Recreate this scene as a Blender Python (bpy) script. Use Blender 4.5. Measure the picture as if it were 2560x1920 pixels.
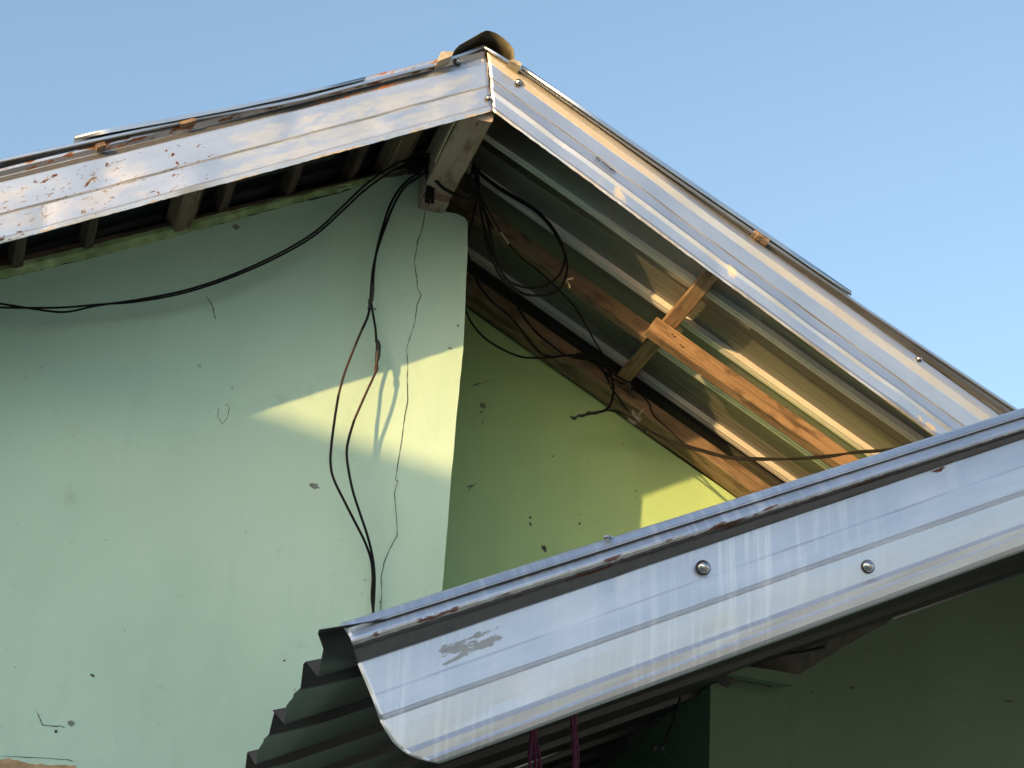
import bpy, bmesh, math, random
from mathutils import Vector, Matrix
random.seed(7)
for o in list(bpy.data.objects): bpy.data.objects.remove(o)
scene = bpy.context.scene
# ------------------------------------------------------------------ camera
YAW, PITCH, ROLL = math.radians(14.5467), math.radians(24.2153), math.radians(3.6403)
F = 5000.0                                   # focal length in pixels of a 2560 px wide frame
fw = Vector((math.sin(YAW)*math.cos(PITCH), math.cos(YAW)*math.cos(PITCH), math.sin(PITCH)))
rr = fw.cross(Vector((0, 0, 1))).normalized(); uu = rr.cross(fw)
RT = rr*math.cos(ROLL)+uu*math.sin(ROLL); UP = -rr*math.sin(ROLL)+uu*math.cos(ROLL)
cd = bpy.data.cameras.new('camera'); cam = bpy.data.objects.new('camera', cd)
scene.collection.objects.link(cam)
M = Matrix((RT, UP, -fw)).transposed().to_4x4(); cam.matrix_world = M
cd.sensor_width = 36; cd.lens = F/2560*36; cd.clip_start = .05; cd.clip_end = 5000
scene.camera = cam
# ------------------------------------------------------------------ light
SUN = Vector((-1.32, -1.0, 0.25)).normalized()       # towards the low sun, behind the camera on the left
ELEV = math.asin(SUN.z); AZ = math.atan2(SUN.x, SUN.y)
w = bpy.data.worlds.new('World'); scene.world = w; w.use_nodes = True
nt = w.node_tree; nt.nodes.clear()
sky = nt.nodes.new('ShaderNodeTexSky'); sky.sky_type = 'NISHITA'; sky.sun_disc = False
sky.sun_elevation = ELEV; sky.sun_rotation = AZ; sky.air_density = 1.0; sky.dust_density = 2.2; sky.ozone_density = 2.0; sky.altitude = 100
tint = nt.nodes.new('ShaderNodeMix'); tint.data_type = 'RGBA'; tint.blend_type = 'MULTIPLY'; tint.inputs[0].default_value = 1
tint.inputs[7].default_value = (1.13, 1.02, .93, 1)
bg = nt.nodes.new('ShaderNodeBackground'); bg.inputs[1].default_value = 0.15
wo = nt.nodes.new('ShaderNodeOutputWorld')
nt.links.new(sky.outputs[0], tint.inputs[6]); nt.links.new(tint.outputs[2], bg.inputs[0]); nt.links.new(bg.outputs[0], wo.inputs[0])
sd = bpy.data.lights.new('sun', 'SUN'); sd.energy = 2.0; sd.angle = math.radians(.55); sd.color = (1.0, .60, .22)
so = bpy.data.objects.new('sun', sd); scene.collection.objects.link(so)
so.rotation_euler = SUN.to_track_quat('Z', 'Y').to_euler(); so.location = (-8, -6, 8)
vs = scene.view_settings; vs.view_transform = 'Standard'; vs.look = 'None'; vs.gamma = 1; vs.exposure = 1.49
scene.render.engine = 'CYCLES'; scene.cycles.max_bounces = 8; scene.cycles.diffuse_bounces = 5; scene.cycles.glossy_bounces = 4
# ------------------------------------------------------------------ helpers
K = 2560/2212.0
def ray(x, y): return RT*((x*K-1280)/F)+UP*(-(y*K-960)/F)+fw
def at(x, y, Y): v = ray(x, y); return v*(Y/v.y)
def atp(x, y, n, d): v = ray(x, y); n = Vector(n); return v*(d/n.dot(v))
def cr(k):
    o = {1: (0, 300, 2.458), 2: (900, 50, 3.687), 3: (900, 400, 3.0157), 4: (1400, 600, 2.37), 6: (1200, 1350, 1.6265), 8: (600, 400, 1.383), 9: (1450, 900, 5.531)}[k]
    return lambda p: ((o[0]+p[0]/o[2])/K, (o[1]+p[1]/o[2])/K)
def link(o, parent=None):
    scene.collection.objects.link(o)
    if parent is not None: o.parent = parent; o.matrix_parent_inverse = parent.matrix_world.inverted()
    return o
def tag(o, label=None, cat=None, group=None, kind=None):
    if label: o['label'] = label
    if cat: o['category'] = cat
    if group: o['group'] = group
    if kind: o['kind'] = kind
    return o
def empty(name, loc=(0, 0, 0)):
    o = bpy.data.objects.new(name, None); scene.collection.objects.link(o); o.location = loc
    o.matrix_world = Matrix.Translation(loc); return o
class MB:
    def __init__(s): s.v = []; s.f = []; s.uv = []; s.m = []
    def face(s, pts, uv=None, m=0):
        b = len(s.v); s.v += [tuple(p) for p in pts]; s.f.append(tuple(range(b, b+len(pts))))
        s.uv.append(uv or [(p[0], p[2]) for p in pts]); s.m.append(m)
    def grid(s, P, UV, m=0, closed=False, mf=None):
        b = len(s.v); n = len(P); k = len(P[0])
        for row in P: s.v += [tuple(p) for p in row]
        for i in range(n-1):
            for j in range(k-1):
                s.f.append((b+i*k+j, b+(i+1)*k+j, b+(i+1)*k+j+1, b+i*k+j+1))
                s.uv.append([UV[i][j], UV[i+1][j], UV[i+1][j+1], UV[i][j+1]]); s.m.append(mf[j] if mf else m)
    def box(s, A, B, wy, hz, updir=None, m=0, seg=6, jit=.0015, u0=None):
        """bar whose top-centre line runs A to B; wy = width, hz = depth below"""
        A = Vector(A); B = Vector(B); d = (B-A); L = d.length; d.normalize()
        up = Vector((0, 0, 1)) if updir is None else Vector(updir)
        side = d.cross(up).normalized(); up = side.cross(d).normalized()
        u0 = random.random()*20 if u0 is None else u0
        rows = []
        cs = [(-wy/2, 0), (wy/2, 0), (wy/2, -hz), (-wy/2, -hz)]
        b = min(wy, hz)*.06
        prof = []
        for (x, z), (sx, sz) in zip(cs, [(1, -1), (-1, -1), (-1, 1), (1, 1)]):
            a1 = (x+sx*b, z); a2 = (x, z+sz*b)
            prof += ([a2, a1] if (sx*sz < 0) else [a1, a2])
        vv = [0]
        for i in range(8): vv.append(vv[-1]+math.dist(prof[i], prof[(i+1) % 8]))
        P = []; UV = []
        for i in range(seg+1):
            t = i/seg; c = A+d*L*t; jx = random.uniform(-jit, jit); jz = random.uniform(-jit, jit)
            P.append([c+side*(prof[j % 8][0]+jx)+up*(prof[j % 8][1]+jz) for j in range(9)])
            UV.append([(u0+L*t, u0+vv[j]) for j in range(9)])
        s.grid(P, UV, m)
        for q in (P[0][:8], P[-1][:8][::-1]):
            s.face(q, [(u0+3+(p-q[0]).dot(side)*.15, u0+(p-q[0]).dot(up)) for p in q], m)
    def tube(s, pts, r, m=0, sides=8, sub=6, raw=False, taper=None):
        P = [Vector(p) for p in pts]
        if not raw:
            Q = []
            for i in range(len(P)-1):
                p0 = P[max(i-1, 0)]; p1 = P[i]; p2 = P[i+1]; p3 = P[min(i+2, len(P)-1)]
                for k in range(sub):
                    t = k/sub
                    Q.append(.5*((2*p1)+(p2-p0)*t+(2*p0-5*p1+4*p2-p3)*t*t+(3*p1-p0-3*p2+p3)*t**3))
            Q.append(P[-1]); P = Q
        n = len(P); G = []; UV = []; L = 0
        T0 = (P[1]-P[0]).normalized(); nx = T0.orthogonal().normalized()
        for i in range(n):
            T = (P[min(i+1, n-1)]-P[max(i-1, 0)]).normalized()
            nx = (nx-T*nx.dot(T)).normalized(); ny = T.cross(nx)
            rad = r if taper is None else r*taper(i/(n-1))
            G.append([P[i]+nx*rad*math.cos(a*2*math.pi/sides)+ny*rad*math.sin(a*2*math.pi/sides) for a in range(sides+1)])
            if i: L += (P[i]-P[i-1]).length
            UV.append([(L, a*.01) for a in range(sides+1)])
        s.grid(G, UV, m); s.face(G[0][:sides], None, m); s.face(G[-1][:sides][::-1], None, m)
    def build(s, name, mats, parent=None, solid=0, smooth=True, off=0, angle=11):
        me = bpy.data.meshes.new(name); me.from_pydata(s.v, [], s.f)
        uvl = me.uv_layers.new(name='UVMap'); k = 0
        for u in s.uv:
            for q in u: uvl.data[k].uv = (q[0], q[1]); k += 1
        if not isinstance(mats, (list, tuple)): mats = [mats]
        for mt in mats: me.materials.append(mt)
        me.polygons.foreach_set('material_index', s.m)
        bm = bmesh.new(); bm.from_mesh(me); bmesh.ops.remove_doubles(bm, verts=bm.verts, dist=1e-5)
        bm.to_mesh(me); bm.free()
        if smooth:
            me.polygons.foreach_set('use_smooth', [True]*len(me.polygons)); me.set_sharp_from_angle(angle=math.radians(angle))
        me.update(); o = bpy.data.objects.new(name, me); link(o, parent)
        if solid:
            md = o.modifiers.new('thickness', 'SOLIDIFY'); md.thickness = solid; md.offset = off
        return o
# ------------------------------------------------------------------ materials
def nmat(name):
    m = bpy.data.materials.new(name); m.use_nodes = True; t = m.node_tree; b = t.nodes['Principled BSDF']; return m, t, b
def N(t, ty, **kw):
    n = t.nodes.new(ty)
    for k, v in kw.items(): setattr(n, k, v)
    return n
def val(t, x, inp):
    if isinstance(x, (int, float)): inp.default_value = x
    else: t.links.new(x, inp)
def mth(t, op, a, b=0.0, clamp=False):
    n = N(t, 'ShaderNodeMath', operation=op, use_clamp=clamp); val(t, a, n.inputs[0]); val(t, b, n.inputs[1]); return n.outputs[0]
def mixc(t, f, a, b, mode='MIX'):
    n = N(t, 'ShaderNodeMix', data_type='RGBA', blend_type=mode); val(t, f, n.inputs[0])
    for x, i in ((a, 6), (b, 7)):
        if isinstance(x, tuple): n.inputs[i].default_value = (*x, 1) if len(x) == 3 else x
        else: t.links.new(x, n.inputs[i])
    return n.outputs[2]
def mixf(t, f, a, b):
    n = N(t, 'ShaderNodeMix', data_type='FLOAT'); val(t, f, n.inputs[0]); val(t, a, n.inputs[2]); val(t, b, n.inputs[3]); return n.outputs[0]
def coords(t, kind='UV'):
    tc = N(t, 'ShaderNodeTexCoord'); return tc.outputs[kind]
def mapped(t, vec, sc, loc=(0, 0, 0)):
    mp = N(t, 'ShaderNodeMapping'); mp.inputs['Scale'].default_value = sc; mp.inputs['Location'].default_value = loc
    t.links.new(vec, mp.inputs[0]); return mp.outputs[0]
def noise(t, vec, scale=5, detail=4, rough=.55, dist=0):
    n = N(t, 'ShaderNodeTexNoise'); t.links.new(vec, n.inputs['Vector']); n.inputs['Scale'].default_value = scale
    n.inputs['Detail'].default_value = detail; n.inputs['Roughness'].default_value = rough; n.inputs['Distortion'].default_value = dist
    return n.outputs[0]
def ss(t, x, a, b):
    n = N(t, 'ShaderNodeMapRange', interpolation_type='SMOOTHSTEP'); val(t, x, n.inputs[0]); n.inputs[1].default_value = a; n.inputs[2].default_value = b; return n.outputs[0]
def ramp01(t, x, a, b):
    n = N(t, 'ShaderNodeMapRange'); val(t, x, n.inputs[0]); n.inputs[1].default_value = a; n.inputs[2].default_value = b; return n.outputs[0]
def metal(name, base=(.72, .74, .76), rough=.34, met=1.0, *, feats=(), spangle=.06, streak=.0, seed=0, wave=.0035):
    """feats: dict(u,v,su,sv,scale=(x,y),th,w,color,rough,met,str) - patches bounded in the sheet's own UV metres"""
    m, t, b = nmat(name); uv = coords(t)
    n1 = noise(t, mapped(t, uv, (3, 14, 1), (seed, 0, 0)), 1.0, 5, .6)
    n2 = noise(t, mapped(t, uv, (60, 60, 1), (seed, 3, 0)), 1.0, 3, .6)
    c = mixc(t, ramp01(t, n1, .3, .7), tuple(x*(1-spangle*1.4) for x in base), tuple(min(1, x*(1+spangle)) for x in base))
    c = mixc(t, mth(t, 'MULTIPLY', ramp01(t, n2, .45, .75), spangle*1.5), c, tuple(x*.6 for x in base))
    r = mixf(t, n1, rough-.06, rough+.1); me = met
    if streak:
        s1 = noise(t, mapped(t, uv, (55, 2.0, 1), (seed+9, 0, 0)), 1.0, 4, .6)
        s2 = noise(t, mapped(t, uv, (1.1, 1.5, 1), (seed+2, 0, 0)), 1.0, 2, .5)
        sx = N(t, 'ShaderNodeSeparateXYZ'); t.links.new(uv, sx.inputs[0])
        k = mth(t, 'MULTIPLY', ss(t, s1, .46, .68), mth(t, 'MULTIPLY', ss(t, s2, .35, .6), mth(t, 'MULTIPLY', ss(t, sx.outputs[0], 1.35, .85), streak)))
        c = mixc(t, k, c, (.97, .98, 1.0)); r = mixf(t, k, r, .5); me = mixf(t, k, met, met*.8)
    sp = N(t, 'ShaderNodeSeparateXYZ'); t.links.new(uv, sp.inputs[0]); U, V = sp.outputs[0], sp.outputs[1]
    hh = []
    for i, f in enumerate(feats):
        u0, u1 = f['u']; v0, v1 = f['v']; su = f.get('su', .1); sv = f.get('sv', .01)
        k = mth(t, 'MULTIPLY', mth(t, 'MULTIPLY', ss(t, U, u0-su, u0+su), ss(t, U, u1+su, u1-su)), mth(t, 'MULTIPLY', ss(t, V, v0-sv, v0+sv), ss(t, V, v1+sv, v1-sv)))
        n = noise(t, mapped(t, uv, (*f.get('scale', (8, 20)), 1), (seed+i*7.3+f.get('seed', 0), i*3.1, 0)), 1.0, f.get('detail', 6), f.get('nr', .62), f.get('dist', .3))
        th = f.get('th', .5); wd = f.get('w', .03)
        e = mth(t, 'ADD', n, mth(t, 'MULTIPLY', mth(t, 'SUBTRACT', k, 1.0), .6))
        k = mth(t, 'MULTIPLY', ss(t, e, th-wd, th+wd), f.get('str', 1.0))
        nc = noise(t, mapped(t, uv, (40, 60, 1), (i, seed, 0)), 1.0, 4, .6)
        col = f['color']; cc = mixc(t, ramp01(t, nc, .3, .7), tuple(x*f.get('dark', .75) for x in col), col)
        c = mixc(t, k, c, cc); r = mixf(t, k, r, f.get('rough', .8)); me = mixf(t, k, me, f.get('met', 0.0)); hh.append(k)
    t.links.new(c, b.inputs['Base Color']); val(t, r, b.inputs['Roughness']); val(t, me, b.inputs['Metallic'])
    bw = noise(t, mapped(t, uv, (2.2, 7, 1), (seed, 1, 0)), 1.0, 3, .5)
    bf = noise(t, mapped(t, uv, (90, 120, 1), (seed, 1, 0)), 1.0, 3, .5)
    h = mth(t, 'ADD', mth(t, 'MULTIPLY', bw, wave), mth(t, 'MULTIPLY', bf, .00018))
    for k in hh[:2]: h = mth(t, 'ADD', h, mth(t, 'MULTIPLY', k, .0004))
    bu = N(t, 'ShaderNodeBump'); bu.inputs['Strength'].default_value = .55; bu.inputs['Distance'].default_value = 1.0
    t.links.new(h, bu.inputs['Height']); t.links.new(bu.outputs[0], b.inputs['Normal'])
    return m
def wood(name, c1, c2, rough=.75, weather=0.0, wc=(.32, .32, .27)):
    m, t, b = nmat(name); uv = coords(t)
    g = noise(t, mapped(t, uv, (3.0, 60, 1)), 1.0, 6, .62, .8)
    g2 = noise(t, mapped(t, uv, (7, 18, 1), (4, 2, 0)), 1.0, 4, .6, .4)
    c = mixc(t, ramp01(t, g, .32, .68), c1, c2)
    c = mixc(t, mth(t, 'MULTIPLY', ss(t, g2, .48, .66), .75), c, tuple(x*.40 for x in c1))
    g3 = noise(t, mapped(t, uv, (1.2, 60, 1), (1, 6, 0)), 1.0, 3, .5)
    c = mixc(t, mth(t, 'MULTIPLY', ss(t, g3, .60, .66), .5), c, tuple(x*.35 for x in c1))
    if weather:
        g4 = noise(t, mapped(t, uv, (9, 22, 1), (8, 2, 0)), 1.0, 6, .65)
        c = mixc(t, mth(t, 'MULTIPLY', ss(t, g4, .35, .6), weather), c, wc)
    t.links.new(c, b.inputs['Base Color']); b.inputs['Roughness'].default_value = rough
    bu = N(t, 'ShaderNodeBump'); bu.inputs['Strength'].default_value = .5; bu.inputs['Distance'].default_value = .004
    t.links.new(g, bu.inputs['Height']); t.links.new(bu.outputs[0], b.inputs['Normal'])
    return m
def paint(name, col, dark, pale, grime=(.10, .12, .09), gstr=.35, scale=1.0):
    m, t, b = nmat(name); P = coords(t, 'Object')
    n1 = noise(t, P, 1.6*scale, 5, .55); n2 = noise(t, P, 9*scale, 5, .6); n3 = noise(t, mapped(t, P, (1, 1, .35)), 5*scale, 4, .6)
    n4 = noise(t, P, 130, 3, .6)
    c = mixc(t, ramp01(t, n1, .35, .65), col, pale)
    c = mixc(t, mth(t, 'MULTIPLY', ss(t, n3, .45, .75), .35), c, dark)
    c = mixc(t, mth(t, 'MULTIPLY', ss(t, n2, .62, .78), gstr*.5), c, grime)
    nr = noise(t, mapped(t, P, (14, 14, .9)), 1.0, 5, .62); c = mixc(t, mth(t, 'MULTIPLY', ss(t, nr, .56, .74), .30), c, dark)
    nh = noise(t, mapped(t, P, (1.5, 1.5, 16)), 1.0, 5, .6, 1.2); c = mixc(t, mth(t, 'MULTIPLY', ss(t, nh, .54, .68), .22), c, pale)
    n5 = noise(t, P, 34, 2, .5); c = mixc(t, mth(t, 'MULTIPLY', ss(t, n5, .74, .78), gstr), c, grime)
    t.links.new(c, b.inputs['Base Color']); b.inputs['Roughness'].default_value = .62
    h = mth(t, 'ADD', mth(t, 'MULTIPLY', n4, .0007), mth(t, 'ADD', mth(t, 'MULTIPLY', n2, .0075), mth(t, 'MULTIPLY', n1, .035)))
    bu = N(t, 'ShaderNodeBump'); bu.inputs['Strength'].default_value = .55; bu.inputs['Distance'].default_value = 1.0
    t.links.new(h, bu.inputs['Height']); t.links.new(bu.outputs[0], b.inputs['Normal'])
    return m
def plain(name, col, rough=.7, met=0, var=.3, sc=30, bump=.002, c2=None):
    m, t, b = nmat(name); P = coords(t, 'Object'); n = noise(t, P, sc, 5, .6)
    c = mixc(t, ramp01(t, n, .3, .7), tuple(x*(1-var) for x in col), c2 or tuple(min(1, x*(1+var)) for x in col))
    t.links.new(c, b.inputs['Base Color']); b.inputs['Roughness'].default_value = rough; b.inputs['Metallic'].default_value = met
    if bump:
        bu = N(t, 'ShaderNodeBump'); bu.inputs['Strength'].default_value = .6; bu.inputs['Distance'].default_value = bump
        t.links.new(n, bu.inputs['Height']); t.links.new(bu.outputs[0], b.inputs['Normal'])
    return m
RUST = (.20, .055, .022); RUSTB = (.36, .13, .05); CREAM = (.66, .61, .46)
GREYU = (.17, .175, .175)
M_fasL = metal('galvanised_left', (.71, .72, .75), .36, .95, feats=[
    dict(u=(.62, 1.66), v=(.035, .185), su=.16, sv=.02, scale=(9, 30), th=.49, w=.06, color=(.66, .70, .70), rough=.60, met=.78, dark=.84, str=.5, seed=3, detail=10, nr=.78),
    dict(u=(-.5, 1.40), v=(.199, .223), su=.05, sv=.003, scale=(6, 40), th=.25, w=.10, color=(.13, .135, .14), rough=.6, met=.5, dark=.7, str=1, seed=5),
    dict(u=(-.5, .78), v=(.02, .19), su=.16, sv=.01, scale=(24, 46), th=.61, w=.012, color=(.12, .05, .03), rough=.85, dist=.8, dark=.6, seed=1),
    dict(u=(-.5, .62), v=(.0, .195), su=.2, sv=.01, scale=(55, 90), th=.64, w=.012, color=(.14, .06, .035), rough=.85, dist=.6, dark=.6, seed=21),
    dict(u=(-.5, 1.50), v=(.225, .31), su=.1, sv=.004, scale=(11, 40), th=.55, w=.02, color=RUSTB, rough=.85, dark=.45, seed=8),
    dict(u=(.9, 1.35), v=(.195, .228), su=.1, sv=.004, scale=(11, 40), th=.56, w=.02, color=RUSTB, rough=.85, dark=.45, seed=9),
    dict(u=(-.5, 1.9), v=(-.01, .03), su=.1, sv=.008, scale=(10, 60), th=.53, w=.05, color=(.5, .47, .40), rough=.8, dark=.6),
    dict(u=(-.5, .6), v=(.03, .18), su=.2, sv=.02, scale=(9, 22), th=.50, w=.06, color=(.75, .75, .78), rough=.55, met=.85, str=.45, seed=5)], seed=1)
M_fasR = metal('galvanised_right', (.70, .71, .74), .37, .97, feats=[
    dict(u=(-.2, .75), v=(.109, .139), su=.35, sv=.003, scale=(2, 10), th=.30, w=.22, color=(.52, .47, .38), rough=.6, met=.55, dark=.86, str=.9, seed=2),  # tan band along the top of the right fascia
    dict(u=(.8, 2.4), v=(.109, .136), su=.3, sv=.004, scale=(3, 14), th=.42, w=.16, color=(.62, .58, .50), rough=.6, met=.75, str=.40, seed=4),
    dict(u=(.40, .58), v=(.022, .062), su=.07, sv=.02, scale=(16, 26), th=.47, w=.04, color=(.70, .66, .50), rough=.75, met=.3, str=.6, seed=6),
    dict(u=(.90, 1.0), v=(.030, .066), su=.05, sv=.016, scale=(20, 30), th=.46, w=.04, color=(.70, .64, .46), rough=.75, met=.3, str=.6, seed=9),
    dict(u=(1.60, 1.80), v=(.015, .05), su=.08, sv=.015, scale=(22, 36), th=.50, w=.04, color=(.55, .46, .32), rough=.8, met=.2, str=.7, seed=5)], seed=4)
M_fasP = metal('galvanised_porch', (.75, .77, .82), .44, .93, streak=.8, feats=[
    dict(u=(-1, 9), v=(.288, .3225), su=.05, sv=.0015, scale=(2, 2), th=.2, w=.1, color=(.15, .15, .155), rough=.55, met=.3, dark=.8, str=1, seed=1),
    dict(u=(.30, 1.35), v=(.303, .331), su=.15, sv=.004, scale=(9, 44), th=.555, w=.03, color=(.12, .045, .025), rough=.88, dark=.5, str=.95, seed=2),
    dict(u=(-.1, .75), v=(.323, .337), su=.05, sv=.0015, scale=(16, 60), th=.42, w=.05, color=(.62, .60, .54), rough=.8, dark=.7, str=.8, seed=4),
    dict(u=(-.1, 1.2), v=(.323, .338), su=.05, sv=.0015, scale=(20, 40), th=.58, w=.03, color=RUST, rough=.8, dark=.5, str=.9, seed=14),
    dict(u=(.19, .35), v=(.228, .272), su=.035, sv=.010, scale=(26, 70), th=.47, w=.03, color=(.36, .37, .37), rough=.8, met=.3, str=.7, seed=6),
    dict(u=(1.325, 1.375), v=(.272, .290), su=.022, sv=.010, scale=(34, 50), th=.40, w=.05, color=(.16, .06, .035), rough=.9, dark=.6, seed=7)], seed=2)
M_sheetU = metal('roof_sheet_metal', (.27, .275, .27), .42, .50, spangle=.06, wave=.0006, seed=6)
M_rib = metal('sheet_rib_metal', (.90, .92, .95), .45, .25, spangle=.12, wave=.0008, seed=7)
M_sheetD = metal('shaded_sheet_metal', (.07, .08, .09), .45, .5, spangle=.14, seed=7)  # left roof sheet, shade under the eave put into the colour
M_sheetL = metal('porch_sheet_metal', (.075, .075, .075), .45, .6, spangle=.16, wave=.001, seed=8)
M_edge = metal('sheet_edge_metal', (.62, .65, .68), .3, seed=9)
M_wood = wood('brown_timber', (.19, .13, .09), (.32, .235, .165))
M_woodO = wood('fresh_timber', (.25, .16, .105), (.44, .31, .20))
M_woodG = wood('weathered_timber', (.32, .21, .165), (.52, .40, .32), weather=.6, wc=(.50, .43, .37))
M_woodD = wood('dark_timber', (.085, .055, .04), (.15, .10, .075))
M_wallL = paint('mint_paint', (.53, .755, .62), (.46, .68, .56), (.57, .80, .67))
M_wallR = paint('green_paint', (.46, .70, .36), (.39, .62, .31), (.49, .74, .38))
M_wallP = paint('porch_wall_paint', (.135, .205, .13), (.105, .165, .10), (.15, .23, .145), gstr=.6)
M_mortar = plain('mossy_mortar', (.30, .42, .16), .9, sc=14, bump=.01, c2=(.60, .78, .40))
M_plaster = plain('bare_plaster', (.23, .22, .19), .9, sc=25, bump=.006)
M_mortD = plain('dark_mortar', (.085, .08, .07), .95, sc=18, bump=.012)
M_peach = plain('peach_plaster', (.50, .34, .20), .9, sc=25)
M_crack = plain('crack_dark', (.07, .085, .07), .95, bump=0)
M_chip = plain('chip_grey', (.23, .27, .23), .95, sc=80)
M_cable = plain('black_cable', (.012, .012, .014), .5, sc=60, bump=0)
M_cableG = plain('grey_cable', (.012, .012, .013), .6, sc=60, bump=0)
M_cableB = plain('faded_cable', (.065, .042, .035), .65, sc=60, bump=0)
M_tape = plain('black_tape', (.025, .025, .027), .6, sc=90, bump=.002)
M_box = plain('grey_fitting', (.34, .33, .31), .7, sc=60, bump=.003)
M_steel = metal('screw_steel', (.55, .55, .55), .16, spangle=.02, seed=3)
M_wash = plain('rubber_washer', (.03, .03, .03), .7, bump=0)
M_cord = plain('purple_cord', (.13, .018, .07), .7, sc=70, var=.5)
M_ink = plain('black_ink', (.03, .03, .045), .6, bump=0)
M_cap = plain('ridge_cap_paint', (.060, .058, .045), .55, .2, var=.4, sc=12, c2=(.15, .14, .09))
M_capF = plain('cream_flange', (.40, .37, .29), .6, sc=30)
M_straw = plain('straw', (.65, .58, .40), .7, bump=0)
for m_ in (M_cable, M_cableG, M_cableB): m_.node_tree.nodes['Principled BSDF'].inputs['Specular IOR Level'].default_value = .12
M_nail = plain('nail_head', (.05, .045, .04), .6, bump=0)
# ------------------------------------------------------------------ fascia sweeps
def lines_to_grid(lines, Y0, n=40, wob=.0015, uref=None, crinkle=None, seed=1, dents=(), lap=None):
    """lines: (start px, end px, dy) top to bottom -> grid points and uv (u along in metres from uref, v height from bottom line)"""
    rnd = random.Random(seed)
    ends = [(at(*a, Y0+dy), at(*b, Y0+dy)) for a, b, dy in lines]
    B = ends[-1][0]; v = [0]
    for k in range(len(lines)-1, 0, -1):
        a = ends[k][1]; b = ends[k-1][1]; v.append(v[-1]+(Vector((0, a.y, a.z))-Vector((0, b.y, b.z))).length)
    v = v[::-1]
    ph = [rnd.random()*6 for _ in range(6)]
    P = []; UV = []
    for i in range(n+1):
        t = i/n; row = []; ur = []
        for k, (a, b) in enumerate(ends):
            p = a.lerp(b, t); s = p.x
            wv = wob*(math.sin(s*5+ph[0])+.6*math.sin(s*11+ph[1]+k*.2)+.35*math.sin(s*23+ph[2]+k))
            p = p+Vector((0, wv, wv*.5*(1 if k == len(ends)-1 or k == 0 else .3)))
            for dx_, dk_, am_, wd_ in dents:
                p.y += am_*math.exp(-((s-dx_)/wd_)**2)*math.exp(-((k-dk_)/2.2)**2)
            if lap and s > lap: p.y -= .0022
            if crinkle and k == crinkle: p.z += rnd.uniform(-.0011, .0011); p.y += rnd.uniform(-.0005, .0005)
            row.append(p); ur.append(((p.x-(uref or 0))*1.13, v[k]))
        P.append(row); UV.append(ur)
    return P, UV
YF = 5.2
house = empty('house', (0, 5.8, -1.5))
tag(house, 'green gabled house with corrugated metal roof and open eaves under the peak', 'house')
def rev(P): return P
# left rake fascia, apex on the right
def ext(a, b, x):     # extend the line to x
    return (x, a[1]+(b[1]-a[1])*(x-a[0])/(b[0]-a[0]))
LL = [((0, 364), (1050.7, 101), .035), ((0, 366), (1050.9, 103), -.004), ((0, 371), (1051.4, 110), -.004), ((0, 383), (1052.5, 122), .006), ((0, 397), (1053.5, 137), -.001), ((0, 428), (1055, 160), .0),
      ((0, 461), (1056.5, 183), .0), ((0, 464.5), (1056.8, 186), .0045), ((0, 468), (1057, 188.5), .0), ((0, 514), (1062, 226), .0), ((0, 517), (1062.6, 229), -.006), ((0, 526), (1064.7, 239.5), -.004), ((0, 527), (1065, 240), .012)]
ctrl = {}
LLx = [(ext(a, b, -180), b, d) for a, b, d in LL]
mb = MB(); P, UV = lines_to_grid(LLx, YF, 140, .0018, dents=[(.1, 6, .004, .05), (.35, 9, -.004, .06), (.62, 5, .003, .04), (.85, 8, .004, .05), (1.08, 6, -.003, .04), (-.05, 9, .004, .03)], uref=-.2, crinkle=11, seed=2)
mb.grid(P, UV)
fasL = mb.build('fascia', M_fasL, house, solid=.0012, angle=2.5)
fasL['label'] = 'rusty left fascia with cream weathered patches and flaking edge'
RL = [((1050.7, 101), (2160, 898), .035), ((1050.9, 103), (2159, 899), -.003), ((1052, 116), (2142, 904), -.006), ((1054, 133.4), (2118.6, 910), .0), ((1057.7, 165), (2085, 921.5), .0), ((1058.2, 169), (2081, 923), .003),
      ((1059.5, 188), (2060, 926), .0), ((1060, 192), (2055, 928), -.003), ((1061.5, 205), (2046, 931), .0), ((1063.6, 229), (2027, 938.5), .0), ((1064.4, 234), (2022, 940), -.007), ((1064.9, 240), (2018, 942), -.005), ((1065.2, 241.5), (2017, 943), .014)]
RLx = [(a, ext(a, b, b[0]+190), d) for a, b, d in RL]
mb = MB(); P, UV = lines_to_grid(RLx, YF, 140, .0018, dents=[(1.45, 8, .003, .05), (1.75, 5, -.003, .06), (2.0, 9, .004, .04), (2.3, 6, .003, .06), (2.6, 8, -.004, .05)], uref=1.2, crinkle=11, seed=5)
mb.grid(P, UV)
fasR = mb.build('fascia', M_fasR, house, solid=.0012, angle=2.5)
fasR['label'] = 'smoother right fascia with tan top band'
def screw(x, y, Y, r, parent, nrm=Vector((0, -1, 0))):
    p = at(x, y, Y); side = Vector((1, 0, 0)); up = Vector((0, 0, 1))
    mb = MB()
    def ringset(prof, m):
        G = []
        for rad, d in prof: G.append([p+nrm*d+side*rad*math.cos(a*math.pi/8)+up*rad*math.sin(a*math.pi/8) for a in range(17)])
        mb.grid(G, [[(a*.01, i*.01) for a in range(17)] for i in range(len(G))], m)
    ringset([(r*1.25, -.002), (r*1.25, .002), (r*1.0, .003)], 1)
    ringset([(r*1.08, .002), (r*1.08, .004), (r*.98, r*.45), (r*.72, r*.8), (r*.38, r*1.0), (.0001, r*1.05)], 0)
    return mb.build('screw', [M_steel, M_wash], parent, angle=60)
screw(989, 133, YF-.006, .0085, fasL); screw(1055, 212, YF-.008, .0075, fasL)
screw(1121, 178, YF-.008, .0095, fasR); screw(1985, 776, YF-.008, .008, fasR)
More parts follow.
